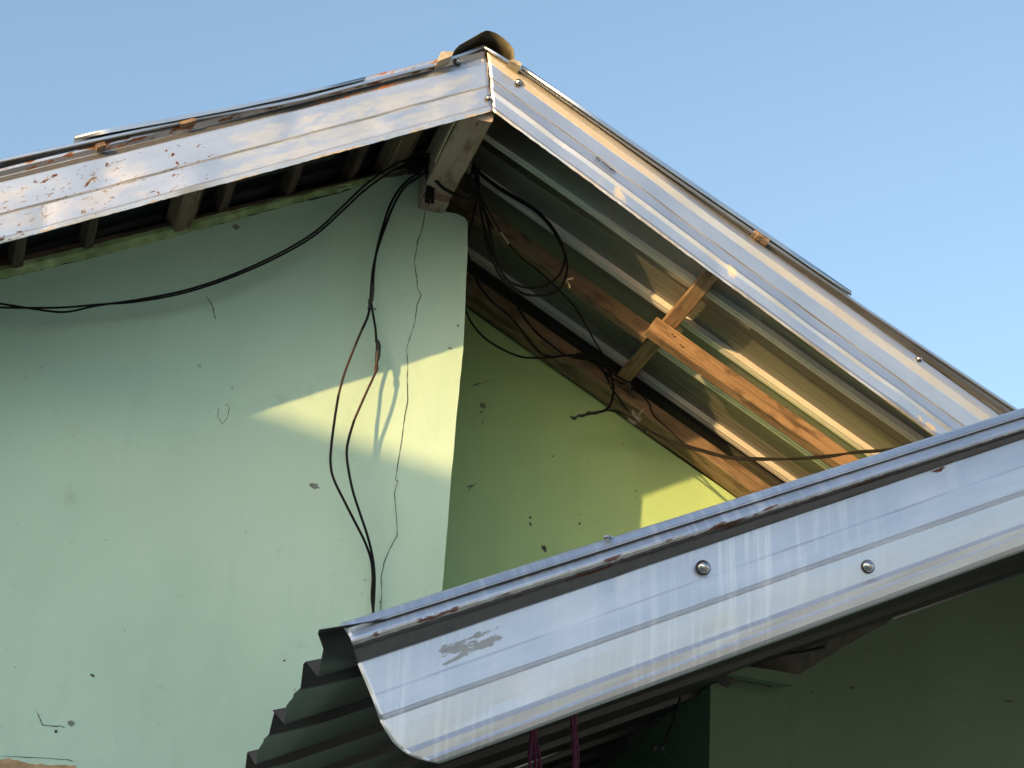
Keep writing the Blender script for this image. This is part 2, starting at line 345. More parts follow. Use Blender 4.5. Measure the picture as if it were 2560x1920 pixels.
# faded upside-down printed letters on the right fascia
cu = bpy.data.curves.new('printed_mark', 'FONT'); cu.body = 'HMPARAA 020'; cu.size = .0155; cu.align_x = 'CENTER'; cu.align_y = 'CENTER'; cu.space_character = .95; cu.offset = .0006
tmp = bpy.data.objects.new('tmp', cu); scene.collection.objects.link(tmp)
dg = bpy.context.evaluated_depsgraph_get(); me = bpy.data.meshes.new_from_object(tmp.evaluated_get(dg)); bpy.data.objects.remove(tmp)
me.name = 'printed_mark'; me.materials.clear(); me.materials.append(M_ink)
pa = at(1286, 343, YF); pb = at(1328, 375, YF); d = (pb-pa).normalized(); L = (pb-pa).length
xs = [v.co.x for v in me.vertices]; sc = L/(max(xs)-min(xs))
ux = -d; uy = Vector((0, -1, 0)).cross(ux)          # letters run right to left, upside down
mid = (pa+pb)/2+Vector((0, -.009, 0))
for v in me.vertices: v.co = mid+ux*v.co.x*sc+uy*v.co.y*sc
tm = bpy.data.objects.new('printed_mark', me); link(tm, fasR)
# ------------------------------------------------------------------ roof sheets
TR, TL = .54, .535
def zR(x): return 3.55-TR*(x-1.19)
def zL(x): return 3.55+TL*(x-1.196)
def ribprof(y0, y1, pitch, phase, base=.052, top=.026, h=-.022):
    """(y, dz) list across the sheet"""
    out = [(y0, 0)]
    c = phase
    while c < y1-base:
        if c-base/2 > y0+.005:
            out += [(c-base/2-.045, 0), (c-base/2-.041, .0015), (c-base/2-.037, 0)] if out[-1][0] < c-base/2-.05 else []
            out += [(c-.018, 0), (c-.014, -.021), (c-.004, -.022), (c-.0025, -.017), (c, -.017), (c+.0015, -.022), (c+.016, -.022), (c+.026, 0)]
            g = pitch-base
            for q in (.33, .62):
                a = c+base/2+g*q
                if a+.01 < y1: out += [(a-.006, 0), (a-.002, .0014), (a+.002, .0014), (a+.006, 0)]
        c += pitch
    out.append((y1, 0))
    return out
def roof(zf, x0, x1, edge_px, off, name, mat, nx=36, yend=10.0, Ye=5.18, prof=None, u=0):
    """edge_px: polyline of the rake edge silhouette (px)"""
    E = sorted([at(x, y, Ye) for x, y in edge_px], key=lambda p: p.x)
    def ez(x):
        if x <= E[0].x: a, b = E[0], E[1]
        elif x >= E[-1].x: a, b = E[-2], E[-1]
        else:
            for a, b in zip(E, E[1:]):
                if a.x <= x <= b.x: break
        return a.z+(b.z-a.z)*(x-a.x)/(b.x-a.x)
    P = []; UV = []
    for i in range(nx+1):
        x = x0+(x1-x0)*i/nx; e = ez(x); z = zf(x)-off
        row = [Vector((x, Ye+.004, e-.014)), Vector((x, Ye, e-.011)), Vector((x, Ye, e-.003)), Vector((x, Ye+.004, e)), Vector((x, Ye+.03, e)), Vector((x, Ye+.05, e-.012))]
        wv = .0015*math.sin(x*9+u)
        row += [Vector((x, y, z+d+wv*math.sin(y*7))) for y, d in prof]
        P.append(row); s = 0; r = []
        for k, p in enumerate(row):
            if k: s += (row[k]-row[k-1]).length
            r.append((x*1.13, s))
        UV.append(r)
    mf = [2]*6+[1 if min(a[1], b[1]) < -.005 and a[1] >= b[1]-.006 else 0 for a, b in zip(prof, prof[1:])]
    mb = MB(); mb.grid(P, UV, mf=mf); return mb.build(name, [mat, M_rib if mat is M_sheetU else mat, M_edge], house, solid=.0008, angle=3)
prU = ribprof(5.24, 10, .235, 5.375+.0)
roof(zR, 1.185, 3.25, [(1045, 95), (1130, 148), (1500, 408), (1839, 640), (1855, 652), (2195, 880), (2300, 948)], -.024, 'roof_sheet', M_sheetU, prof=prU)
roof(zL, -1.6, 1.185, [(-200, 400), (0, 342), (180, 303), (420, 252), (640, 213), (780, 176), (950, 132), (1045, 96)], -.024, 'roof_sheet', M_sheetD, prof=prU, u=3)
# overlapping loose sheet ends lying on the rakes
def overlap(pts, th_px, mat, depth=.5, Ye=5.172):
    P = []; UV = []; n = len(pts)
    for i, (x, y) in enumerate(pts):
        a = at(x, y, Ye); b = at(x, y+th_px[i], Ye)
        P.append([b+Vector((0, .003, 0)), b, a, a+Vector((0, .02, .0)), a+Vector((0, .07, -.012)), a+Vector((0, depth, -.012))])
        UV.append([(a.x*1.13, k*.02) for k in range(6)])
    mb = MB(); mb.grid(P, UV); return mb.build('roof_sheet', mat, house, solid=.0012)
overlap([(161.7, 292.6), (240, 277), (380, 252), (520, 226), (600, 210), (700, 188), (790, 166)], [9, 9, 8, 7, 6, 5, 4], M_edge)
overlap([(1128, 141), (1300, 259), (1500, 396), (1700, 533), (1839, 629)], [6, 8, 9, 9, 9], M_edge)
# rusty / brown packers in the gap
for (x, y, s) in [(400, 262, .022), (412, 259, .012), (215, 313, .013), (1648, 513, .022), (1636, 505, .014)]:
    mb = MB(); c = at(x, y, 5.19); dx = Vector((1, 0, TL if x < 1000 else -TR)).normalized()
    mb.box(c-dx*s, c+dx*s, .03, .013, m=0); mb.build('wood_packer', M_wood, house)
# ridge cap: arched hood with pale flanges
def P2(x, y, Y=5.16): return at(*cr(2)((x, y)), Y)
arch = [(845, 322), (872, 275), (910, 235), (985, 190), (1060, 148), (1115, 115), (1160, 96), (1200, 100), (1260, 122), (1320, 163), (1375, 215), (1418, 270), (1424, 320), (1420, 372)]
mb = MB(); P = []; UV = []
for i, q in enumerate(arch):
    p = P2(*q); P.append([p, p+Vector((0, .05, .0)), p+Vector((0, .6, -.002)), p+Vector((0, 2.4, 0))]); UV.append([(i*.02, 0), (i*.02, .05), (i*.02, .6), (i*.02, 2.4)])
mb.grid(P, UV); cap = mb.build('ridge_cap', M_cap, house, solid=.0015, off=-1, angle=14)
for pts in ([(715, 382), (750, 290), (860, 288), (850, 330)], [(1424, 358), (1492, 400), (1484, 428), (1380, 372)]):
    mb = MB(); f = [P2(*q, 5.15) for q in pts]; g = [p+Vector((0, .5, 0)) for p in f]
    mb.face(f); mb.face(g[::-1])
    for i in range(4): j = (i+1) % 4; mb.face([f[i], g[i], g[j], f[j]])
    mb.build('flange', M_capF, cap, smooth=False)
# the dark filler under the cap
# ------------------------------------------------------------------ timbers
mb = MB()
bL = at(1002, 252, YF+.01); zb = 3.298
xb0, xb1 = 1.136, 1.238
mb.box((xb0/2+xb1/2, 5.215, zb+.16), (xb0/2+xb1/2, 5.80, zb+.16), .102, .16, m=0, seg=5)
rb = mb.build('ridge_beam', M_woodG, house); rb['label'] = 'weathered grey timber beam poking out under the peak'
mb = MB(); mb.box((1.184, 5.72, zb-.002), (1.184, 5.86, zb-.002), .090, .020, m=0, seg=3); mb.build('beam_block', M_woodG, house)
mb = MB(); mb.box((1.128, 5.23, zb+.03), (1.128, 5.52, zb+.02), .004, .02, seg=3); mb.build('splinter', M_straw, rb)
def sloped(x0, x1, y, h, wy, hz, mat, name, zf=zR, seg=8, slope=-TR):
    mb = MB(); up = Vector((TR if zf is zR else -TL, 0, 1))
    mb.box((x0, y, zf(x0)-h), (x1, y, zf(x1)-h), wy, hz, updir=up, seg=seg); o = mb.build(name, mat, house); return o
r1 = sloped(1.235, 2.035, 5.95, .030, .048, .058, M_wood, 'rafter'); r1['label'] = 'dark reddish rafter next to the wall corner'
r2 = sloped(2.005, 3.2, 5.835, .066, .052, .062, M_woodO, 'rafter'); r2['label'] = 'bright orange rafter lit by the low sun'
wb = sloped(1.33, 3.2, 6.375, .058, .11, .062, M_wood, 'wall_plate', seg=12)
# barge boards behind the fascias
for zf, x0, x1, sl in ((zL, -1.55, 1.18, TL), (zR, 1.20, 3.2, -TR)):
    mb = MB(); mb.box((x0, 5.252, zf(x0)+.022), (x1, 5.252, zf(x1)+.022), .018, .12, updir=(-sl, 0, 1), seg=10); mb.build('barge_board', M_woodD, house)
# purlins across the right soffit
for x in (2.075, 3.16):
    mb = MB(); mb.box((x, 5.264, zR(x)-.006), (x, 6.42, zR(x)-.006), .052, .048, updir=(TR, 0, 1), seg=6); mb.build('purlin', M_woodO, house)
# purlins under the left eave
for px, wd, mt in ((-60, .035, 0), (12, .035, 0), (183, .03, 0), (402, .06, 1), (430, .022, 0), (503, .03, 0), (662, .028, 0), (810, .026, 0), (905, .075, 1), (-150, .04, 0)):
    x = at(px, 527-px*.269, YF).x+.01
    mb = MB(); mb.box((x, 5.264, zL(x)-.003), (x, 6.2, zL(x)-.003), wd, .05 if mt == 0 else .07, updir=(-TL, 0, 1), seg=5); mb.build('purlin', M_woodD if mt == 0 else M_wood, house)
# plate on the left wall top
plt_t = (at(0, 556, 5.755), at(880, 352, 5.755)); dd = (plt_t[1]-plt_t[0])
A = plt_t[0]-dd*.4; B = plt_t[1]+dd*.06
mb = MB(); mb.box(A+Vector((0, .075, 0)), B+Vector((0, .075, 0)), .10, .020, seg=20, jit=.002); mb.build('wall_plate', M_woodD, house)
# ------------------------------------------------------------------ walls
def jag(pts, amp, n, rnd):
    out = []
    for a, b in zip(pts, pts[1:]):
        for i in range(n): t = i/n; out.append((a[0]+(b[0]-a[0])*t+rnd.uniform(-amp, amp)*.5, a[1]+(b[1]-a[1])*t+rnd.uniform(-amp, amp)))
    out.append(pts[-1]); return out
R = random.Random(3)
def ribbon(mb, pts, Y, w, m, off=.0012):
    """thin crack strip lying on the plane"""
    P = [at(x, y, Y-off) for x, y in pts]; G = []
    for i, p in enumerate(P):
        T = (P[min(i+1, len(P)-1)]-P[max(i-1, 0)]).normalized(); n = Vector((-T.z, 0, T.x)); ww = w*R.uniform(.45, 1.3)*(1 if 0 < i < len(P)-1 else .2)
        G.append([p-n*ww/2, p+n*ww/2])
    mb.grid(G, [[(0, 0), (0, 0)]]*len(G), m)
def blob(mb, x, y, rx, ry, Y, m, off=.0011, rot=0, n=18, rough=.25):
    c = at(x, y, Y-off); s = Y/F*K*1.05; P = []
    for i in range(n):
        a = i*2*math.pi/n; k = 1+R.uniform(-rough, rough); X = rx*s*k*math.cos(a); Z = ry*s*k*math.sin(a)
        P.append(c+Vector((X*math.cos(rot)-Z*math.sin(rot), 0, X*math.sin(rot)+Z*math.cos(rot))))
    mb.face(P, None, m)
XC = 1.325
mb = MB()
top = [(-230, 660)] + [(0, 590), (240, 535), (460, 480), (700, 418), (880, 368), (912, 385), (922, 450), (988, 462), (1004, 470), (1010, 480)]
edge = [(1010.5, 530), (1009, 575), (1006.5, 600), (1005, 660), (1001, 745), (1000, 760), (996, 800), (989, 870), (984, 920), (979, 985), (975, 1020), (968, 1120), (960, 1220), (955, 1275)]
pts = [at(x, y, 5.8) for x, y in top]+[at(x, y, 5.8) for x, y in jag(edge, .9, 3, R)]
pe = pts[-1]; pts += [Vector((XC, 5.8, -1.5)), Vector((-2.6, 5.8, -1.5)), Vector((-2.6, 5.8, pts[0].z-.9))]
mb.face(pts, None, 0)
# return of the wall at the corner
ed = pts[10:len(pts)-2]
for a, b in zip(ed, ed[1:]): mb.face([a, b, b+Vector((0, .66, 0)), a+Vector((0, .66, 0))], None, 0)
# cracks
c8 = cr(8)
crk = [(640, 165), (637, 200), (632, 230), (622, 262), (612, 280), (612, 300), (603, 350), (608, 390), (613, 420), (612, 440), (627, 468), (612, 500), (605, 560), (592, 600), (575, 652), (580, 700), (578, 760), (580, 830), (567, 900), (560, 960), (548, 1040), (537, 1105), (548, 1110), (533, 1150), (538, 1200), (543, 1260), (543, 1300), (515, 1350), (498, 1395), (488, 1440), (490, 1500), (485, 1570)]
ribbon(mb, jag([c8(p) for p in crk], .8, 3, R), 5.8, .0026, 1)
ribbon(mb, jag([c8(p) for p in [(612, 300), (622, 262), (632, 232), (640, 180)]], .8, 3, R), 5.8, .0016, 1)
ribbon(mb, jag([(0, 602), (100, 578), (240, 545), (400, 502), (520, 470), (640, 437), (700, 425), (760, 408)], 1.6, 8, R), 5.8, .006, 1, off=.002)
for pl, wdt in (([(446, 640), (456, 655), (461, 666), (463, 680), (467, 690)], .003), ([(78, 1535), (86, 1552), (92, 1566), (112, 1569), (130, 1568), (140, 1572)], .0028), ([(0, 1634), (60, 1636), (140, 1640), (160, 1645)], .002), ([(472, 880), (470, 900), (480, 915), (490, 905), (496, 880), (486, 872)], .0022)):
    ribbon(mb, jag(pl, .8, 3, R), 5.8, wdt, 1)
blob(mb, 679, 1050, 11, 7, 5.8, 2, rot=-.1); blob(mb, 200, 1459, 5, 2.5, 5.8, 1, rot=-.3); blob(mb, 154, 1562, 7, 6, 5.8, 2, rough=.3); blob(mb, 121, 1580, 3, 3, 5.8, 1)
blob(mb, 510, 490, 9, 7, 5.8, 2, rough=.3, off=.0009); blob(mb, 810, 668, 4, 3, 5.8, 2); blob(mb, 989, 703, 3, 4, 5.8, 2); blob(mb, 972, 752, 5, 3, 5.8, 2); blob(mb, 614, 1427, 2.5, 2, 5.8, 1)
for i in range(7): blob(mb, R.uniform(20, 940), R.uniform(650, 1560), R.uniform(.6, 1.8), R.uniform(.5, 1.3), 5.8, 2)
pp = [at(x, y, 5.7985) for x, y in jag([(-60, 1642), (20, 1638), (60, 1648), (110, 1652), (165, 1653)], 2, 5, R)]+[at(160, 1700, 5.7985), at(-60, 1700, 5.7985)]
mb.face(pp, None, 3)
wl = mb.build('wall', [M_wallL, M_crack, M_chip, M_peach], house, smooth=False); wl['label'] = 'pale mint plaster wall with a long vertical crack'
# rough mossy mortar under the plate
mb = MB()
t_ = jag([(-200, 626), (0, 576), (240, 519), (460, 464), (700, 406), (880, 362)], 1.0, 12, R)
b_ = jag([(-200, 656), (0, 603), (240, 546), (460, 489), (700, 421), (880, 374)], 2.2, 12, R)
G = []
for i, (a, b) in enumerate(zip(t_, b_)):
    pa = at(*a, 5.778); pb = at(*b, 5.797); mid = pa.lerp(pb, .5)+Vector((0, -.012+R.uniform(-.006, .004), 0))
    G.append([pa+Vector((0, .03, 0)), pa, mid, pb+Vector((0, -.003, 0)), pb+Vector((0, .01, 0))])
mb.grid(G, [[(0, 0)]*5]*len(G)); mb.build('mortar_strip', M_mortar, house)
# recessed wall (right)
RY = 6.45
def zrw(x): return zR(x)-.118
mb = MB()
pts = [Vector((1.30, RY, zrw(1.30)))]+[Vector((1.3+i*.12, RY, zrw(1.3+i*.12)+R.uniform(-.003, .003))) for i in range(1, 17)]
lowz = lambda x: 1.055+.479*(x-.595)-.03
pts += [Vector((pts[-1].x, RY, lowz(pts[-1].x))), Vector((1.30, RY, lowz(1.30)))]
mb.face(pts, None, 0)
for x, y, a, b, m in ((1043, 876, 7, 8, 1), (1040, 890, 4, 3, 1), (1017, 1050, 10, 3, 1), (1145, 1118, 3, 3, 2), (1146, 1132, 3, 5, 2), (1252, 1131, 3, 3, 2), (1175, 1184, 5, 6, 2), (1178, 1190, 3, 3, 2), (1195, 985, 3, 2, 1), (1030, 830, 12, 1.5, 1)):
    blob(mb, x, y, a, b, RY, m, rough=.35, rot=.4)
for i in range(6): blob(mb, R.uniform(1000, 1500), R.uniform(850, 1200), R.uniform(.7, 1.8), R.uniform(.7, 1.8), RY, 1)
ribbon(mb, jag([(1010, 1062), (1020, 1050), (1034, 1042)], .7, 3, R), RY, .002, 2)
ribbon(mb, jag([(1010, 838), (1040, 828), (1070, 820)], .7, 3, R), RY, .0016, 1)
wr = mb.build('wall', [M_wallR, M_chip, M_crack], house, smooth=False); wr['label'] = 'yellow-green recessed plaster wall beside the corner'
# rest of the shell: side and back walls, inner faces
mb = MB()
def quad(a, b, c, d, m=0): mb.face([Vector(a), Vector(b), Vector(c), Vector(d)], None, m)
quad((-1.55, 5.8, -1.5), (-1.55, 10, -1.5), (-1.55, 10, zL(-1.55)-.02), (-1.55, 5.8, zL(-1.55)-.02))
quad((3.2, 6.45, -1.5), (3.2, 10, -1.5), (3.2, 10, zR(3.2)-.02), (3.2, 6.45, zR(3.2)-.02))
mb.face([Vector((-1.55, 9.95, -1.5)), Vector((3.2, 9.95, -1.5)), Vector((3.2, 9.95, zR(3.2)-.02)), Vector((1.19, 9.95, 3.53)), Vector((-1.55, 9.95, zL(-1.55)-.02))], None, 0)
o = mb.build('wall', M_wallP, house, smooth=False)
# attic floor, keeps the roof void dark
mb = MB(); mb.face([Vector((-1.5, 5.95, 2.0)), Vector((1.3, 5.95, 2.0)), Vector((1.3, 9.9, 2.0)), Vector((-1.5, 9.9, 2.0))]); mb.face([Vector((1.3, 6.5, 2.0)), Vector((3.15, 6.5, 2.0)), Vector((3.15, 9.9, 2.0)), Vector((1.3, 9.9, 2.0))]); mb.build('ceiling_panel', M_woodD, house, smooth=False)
# ------------------------------------------------------------------ porch roof (front, lower)
YP = 3.4; TP = .479; zp0 = 1.055; xp0 = .595
def zP(x): return (zp0+TP*(x-xp0)) if x < 3.8 else (zp0+TP*(3.8-xp0)-TP*(x-3.8))
porch = empty('porch', (2.6, 5.8, -1.5))
tag(porch, 'lower porch with white metal rake flashing, dark ribbed roof sheets and deep green wall', 'porch')
PL = [((735, 1347), (2212, 881), .05), ((736, 1350), (2212, 884), .028), ((744, 1360), (2212, 895), .012), ((747, 1364), (2212, 899), .016), ((757, 1379), (2212, 917), -.010), ((759, 1387), (2212, 922.5), -.014), ((761, 1391), (2212, 925), -.008),
      ((764, 1403), (2212, 932), .010), ((766, 1409), (2212, 935), .008), ((772, 1431), (2212, 947), .022), ((773, 1436), (2212, 949), .020), ((785, 1464), (2212, 975), .016), ((801, 1502), (2212, 1004), .0115), ((803, 1507), (2212, 1009), .010),
      ((817, 1546), (2212, 1057), .004), ((820, 1554), (2212, 1067), .013), ((822, 1559), (2212, 1071), .008), ((832, 1577), (2212, 1088), .008), ((848, 1602), (2212, 1111), .009), ((858, 1612), (2212, 1121), .0095), ((868.5, 1620.5), (2212, 1130), .010), ((881, 1629), (2212, 1139), -.001), ((893, 1635), (2212, 1146), .001), ((908, 1640), (2212, 1152), .003), ((922, 1644), (2212, 1157), -.005), ((938, 1647), (2212, 1175), -.001), ((946, 1648.5), (2212, 1184), .006), ((950, 1649), (2212, 1189), .022)]
PLx = [(a, ext(a, b, 2520), d) for a, b, d in PL]
mb = MB(); P, UV = lines_to_grid(PLx, YP, 200, .0012, uref=.6, crinkle=6, seed=9, dents=[(1.11, 9, .0035, .018), (1.0, 13, .003, .05), (1.5, 16, -.003, .06), (.92, 18, .003, .05), (1.72, 12, .0035, .05), (1.3, 19, .003, .04), (1.83, 9, -.003, .015), (.8, 14, -.0025, .04)])
mb.grid(P, UV)
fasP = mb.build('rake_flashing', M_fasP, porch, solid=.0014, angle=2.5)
screw(1519, 1226, YP+.006, .0118, fasP); screw(1875, 1224, YP+.004, .0110, fasP)
# two small screw heads and a dent on the top edge
for x, y in ((1313, 1163), (1478, 1150)):
    p = at(x, y, YP+.02); mb = MB(); G = [[p+Vector((r*math.cos(a*math.pi/6), r*math.sin(a*math.pi/6), h)) for a in range(13)] for r, h in ((.009, 0), (.008, .004), (.0001, .006))]
    mb.grid(G, [[(0, 0)]*13]*3); mb.build('screw', M_steel, fasP)
# ribbed porch sheets
def psheet():
    pitch = .38; prof = [(3.405, .055), (3.43, .055), (3.436, .030)]
    c = 3.60
    while c < 7.4:
        prof += [(c-.030, .016), (c-.024, .043), (c, .045), (c+.005, .0)]
        for q in (.04, .08, .12, .16, .20, .24, .28, .32): prof += [(c+q, .045*q+.006*math.sin(math.pi*q/.35))]
        c += pitch
    xs = [.60+i*.08 for i in range(41)]+[3.8+i*.3 for i in range(1, 5)]
    P = []; UV = []
    for i, x in enumerate(xs):
        row = []; r = []; s = 0
        for k, (y, dz) in enumerate(prof):
            xx = x
            if i == 0:      # ragged, scalloped eave cut
                ph = ((y-3.6001) % pitch)/pitch; xx = x-.010*math.sin(math.pi*ph)-(.024 if dz > .03 else .024*(1-min(1, ph*1.08)))+R.uniform(-.003, .003)+.006*math.sin(y*3.1)
            p = Vector((xx, y, zP(x)-.07+dz)); row.append(p)
            if k: s += (row[k]-row[k-1]).length
            r.append((x*1.1, s))
        P.append(row); UV.append(r)
    mb = MB(); mb.grid(P, UV); return mb.build('roof_sheet', M_sheetL, porch, solid=.001)
psheet()
# porch wall below with a return face and ragged mortar under the sheets
xw = at(1533.6, 1560, 5.8).x
mb = MB()
mb.face([Vector((xw, 5.8, -1.5)), Vector((4.4, 5.8, -1.5)), Vector((4.4, 5.8, zP(4.4)-.06)), Vector((3.8, 5.8, zP(3.8)-.06)), Vector((xw, 5.8, zP(xw)-.06))][::-1], None, 0)
mb.face([Vector((xw, 5.8, -1.5)), Vector((xw, 5.8, zP(xw)-.06)), Vector((xw, 7.3, zP(xw)-.06)), Vector((xw, 7.3, -1.5))], None, 0)
mb.face([Vector((XC, 7.3, -1.5)), Vector((xw, 7.3, -1.5)), Vector((xw, 7.3, zP(xw)-.06)), Vector((XC, 7.3, zP(XC)-.06))], None, 0)
c6 = cr(6)
for x, y, a, b in ((1512, 600, 6, 3), (2150, 655, 10, 2), (1590, 440, 3, 2), (1350, 620, 3, 2)): q = c6((x, y)); blob(mb, *q, a, b, 5.8, 1)
for i in range(6): blob(mb, R.uniform(1560, 2200), R.uniform(1350, 1640), R.uniform(.8, 2), R.uniform(.8, 2), 5.8, 1)
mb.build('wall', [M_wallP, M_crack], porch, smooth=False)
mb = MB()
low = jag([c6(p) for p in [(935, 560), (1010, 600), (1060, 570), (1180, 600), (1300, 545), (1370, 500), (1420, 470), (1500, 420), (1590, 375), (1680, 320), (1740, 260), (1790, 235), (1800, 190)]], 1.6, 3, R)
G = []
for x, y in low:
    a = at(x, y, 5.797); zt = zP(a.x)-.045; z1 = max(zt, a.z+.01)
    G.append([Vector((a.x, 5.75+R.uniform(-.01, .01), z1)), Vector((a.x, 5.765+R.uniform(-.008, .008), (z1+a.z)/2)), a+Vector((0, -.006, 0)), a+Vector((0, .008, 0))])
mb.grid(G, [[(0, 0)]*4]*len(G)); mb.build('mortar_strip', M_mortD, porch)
mb = MB(); f = [at(*c6(p), 5.70) for p in [(1035, 508), (1170, 525), (1308, 550), (1275, 590), (1150, 570), (1000, 540)]]
g = [p+Vector((0, .07, .01)) for p in f]; mb.face(f); mb.face(g[::-1])
for i in range(6): j = (i+1) % 6; mb.face([f[i], g[i], g[j], f[j]])
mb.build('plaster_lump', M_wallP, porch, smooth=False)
# thin pale metal strip under the porch sheets
mb = MB()
a = Vector((xw-.05, 6.9, zP(xw)-.08)); 
mb.tube([at(*c6((120, 935)), 6.2), at(*c6((250, 884)), 6.2), at(*c6((490, 787)), 6.2)], .006, raw=True)
mb.build('pale_strip', M_edge, porch)
# ragged mortar on the return
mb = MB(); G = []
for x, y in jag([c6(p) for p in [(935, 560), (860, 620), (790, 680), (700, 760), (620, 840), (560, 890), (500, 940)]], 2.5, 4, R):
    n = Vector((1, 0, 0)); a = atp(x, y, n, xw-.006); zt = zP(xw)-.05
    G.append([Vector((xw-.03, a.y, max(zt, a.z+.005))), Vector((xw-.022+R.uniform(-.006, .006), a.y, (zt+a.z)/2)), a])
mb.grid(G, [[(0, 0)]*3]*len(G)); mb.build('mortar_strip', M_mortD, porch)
# ------------------------------------------------------------------ cables
def cable(name, label, strands, group=None, cat='cable', extras=()):
    """strands: list of (pts [(x,y,Y)], radius, material); first strand is the thing, the rest its strands"""
    c0 = at(*strands[0][0][0]); 
    if len(strands)+len(extras) == 1:
        mb = MB(); pts, r, mt = strands[0]; mb.tube([at(*p) for p in pts], r); o = mb.build(name, mt, angle=70); tag(o, label, cat, group); return o
    e = empty(name, c0); tag(e, label, cat, group)
    for pts, r, mt in strands: mb = MB(); mb.tube([at(*p) for p in pts], r); mb.build('strand', mt, e, angle=70)
    for nm, pts, r, mt, tp in extras: mb = MB(); mb.tube([at(*p) for p in pts], r, taper=tp); mb.build(nm, mt, e, angle=70)
    return e
bul = lambda t: .55+.45*math.sin(math.pi*min(1, max(0, t)))
s1a = [(-120, 640, 5.70), (-60, 650, 5.70), (0, 656, 5.70), (70, 667, 5.70), (140, 674, 5.70), (211, 660, 5.70), (300, 647, 5.70), (400, 627, 5.69), (500, 594, 5.69), (600, 549, 5.68), (680, 501, 5.67), (740, 446, 5.66), (790, 399, 5.65), (850, 357, 5.64), (905, 335, 5.64), (935, 334, 5.64)]
s1b = [(-120, 655, 5.70), (-60, 660, 5.70), (0, 664, 5.70), (77, 665, 5.69), (140, 664, 5.69), (211, 658, 5.70), (300, 651, 5.69), (400, 632, 5.69), (500, 599, 5.68), (600, 555, 5.68), (680, 508, 5.67), (740, 455, 5.66), (790, 409, 5.65), (850, 368, 5.64), (905, 348, 5.64), (938, 352, 5.64)]
cable('swag_cable', 'twisted pair of black cables swagging across the left wall from the peak', [(s1a, .0036, M_cable), (s1b, .0036, M_cable)], 'cables hanging from the peak')
cable('drop_cable', 'black cable hanging down the wall that splits into two faded brown strands and rejoins', [
    ([(935, 345, 5.66), (905, 372, 5.68), (880, 390, 5.70), (858, 415, 5.72), (840, 450, 5.73), (824, 500, 5.73), (813, 545, 5.73), (807, 590, 5.73), (806, 625, 5.73), (803, 652, 5.73)], .0042, M_cable),
    ([(938, 355, 5.66), (908, 380, 5.67), (876, 402, 5.69), (852, 440, 5.71), (832, 490, 5.72), (815, 540, 5.72), (806, 580, 5.72), (802, 620, 5.72), (800, 652, 5.72)], .0042, M_cable),
    ([(801, 655, 5.72), (794, 685, 5.715), (782, 712, 5.71)], .0042, M_cable),
    ([(782, 712, 5.71), (768, 745, 5.705), (752, 785, 5.70), (740, 820, 5.69), (731, 855, 5.685)], .0039, M_cableB),
    ([(731, 855, 5.685), (723, 905, 5.68), (716, 960, 5.68), (714, 1000, 5.68), (721, 1035, 5.68), (745, 1085, 5.69), (768, 1130, 5.71), (788, 1170, 5.73), (801, 1208, 5.75), (805, 1245, 5.76), (803, 1290, 5.77), (807, 1330, 5.77), (808, 1400, 5.77)], .0042, M_cable),
    ([(802, 655, 5.73), (806, 680, 5.735), (811, 710, 5.74), (813, 740, 5.745)], .0040, M_cable),
    ([(813, 800, 5.738), (808, 812, 5.733), (795, 840, 5.726), (778, 878, 5.722), (765, 908, 5.72)], .0039, M_cableB),
    ([(765, 908, 5.72), (754, 945, 5.716), (749, 975, 5.712), (752, 1010, 5.71), (762, 1060, 5.715), (778, 1110, 5.72), (794, 1158, 5.735), (805, 1205, 5.75), (809, 1245, 5.76), (808, 1290, 5.77), (806, 1330, 5.77), (807, 1400, 5.775)], .0042, M_cable)],
    'cables hanging from the peak', extras=[
    ('tape', [(805, 612, 5.722), (803, 640, 5.718), (799, 652, 5.718), (798, 668, 5.718)], .0072, M_tape, lambda t: .55+.45*abs(math.sin(7*t+.6))),
    ('tape', [(813, 733, 5.745), (817, 745, 5.745), (816, 765, 5.742), (813, 785, 5.740)], .0085, M_tape, lambda t: .5+.5*min(1, 3*t, 4*(1.01-t))),
    ('bare_splice', [(814, 783, 5.74), (813, 795, 5.738), (812, 804, 5.737)], .0069, M_cableB, bul)])
c3, c4, c9 = cr(3), cr(4), cr(9)
def pth(f, pts, y0, y1): n = len(pts); return [(*f(p), y0+(y1-y0)*i/(n-1)) for i, p in enumerate(pts)]
cable('loop_cable', 'large drooping loop of black cable hanging in front of the right soffit', [
    (pth(c3, [(840, 60), (880, 120), (885, 200), (900, 330), (930, 500), (960, 660), (1020, 800), (1070, 890), (1140, 950), (1240, 1010), (1350, 1022), (1430, 1010), (1510, 960), (1550, 880), (1560, 780), (1535, 680), (1480, 570), (1400, 460), (1300, 370), (1150, 280), (1050, 220), (960, 150), (890, 90), (850, 40)], 5.76, 5.80), .0045, M_cable),
    (pth(c3, [(850, 70), (885, 180), (905, 300), (950, 430), (985, 560), (1010, 700), (1060, 830), (1110, 900), (1180, 942), (1280, 965), (1380, 950), (1450, 915), (1515, 845), (1543, 740), (1524, 640), (1470, 535), (1395, 440), (1300, 355), (1150, 265), (1050, 205), (960, 140), (895, 85), (850, 30)], 5.77, 5.81), .0042, M_cable)],
    'cables hanging from the peak')
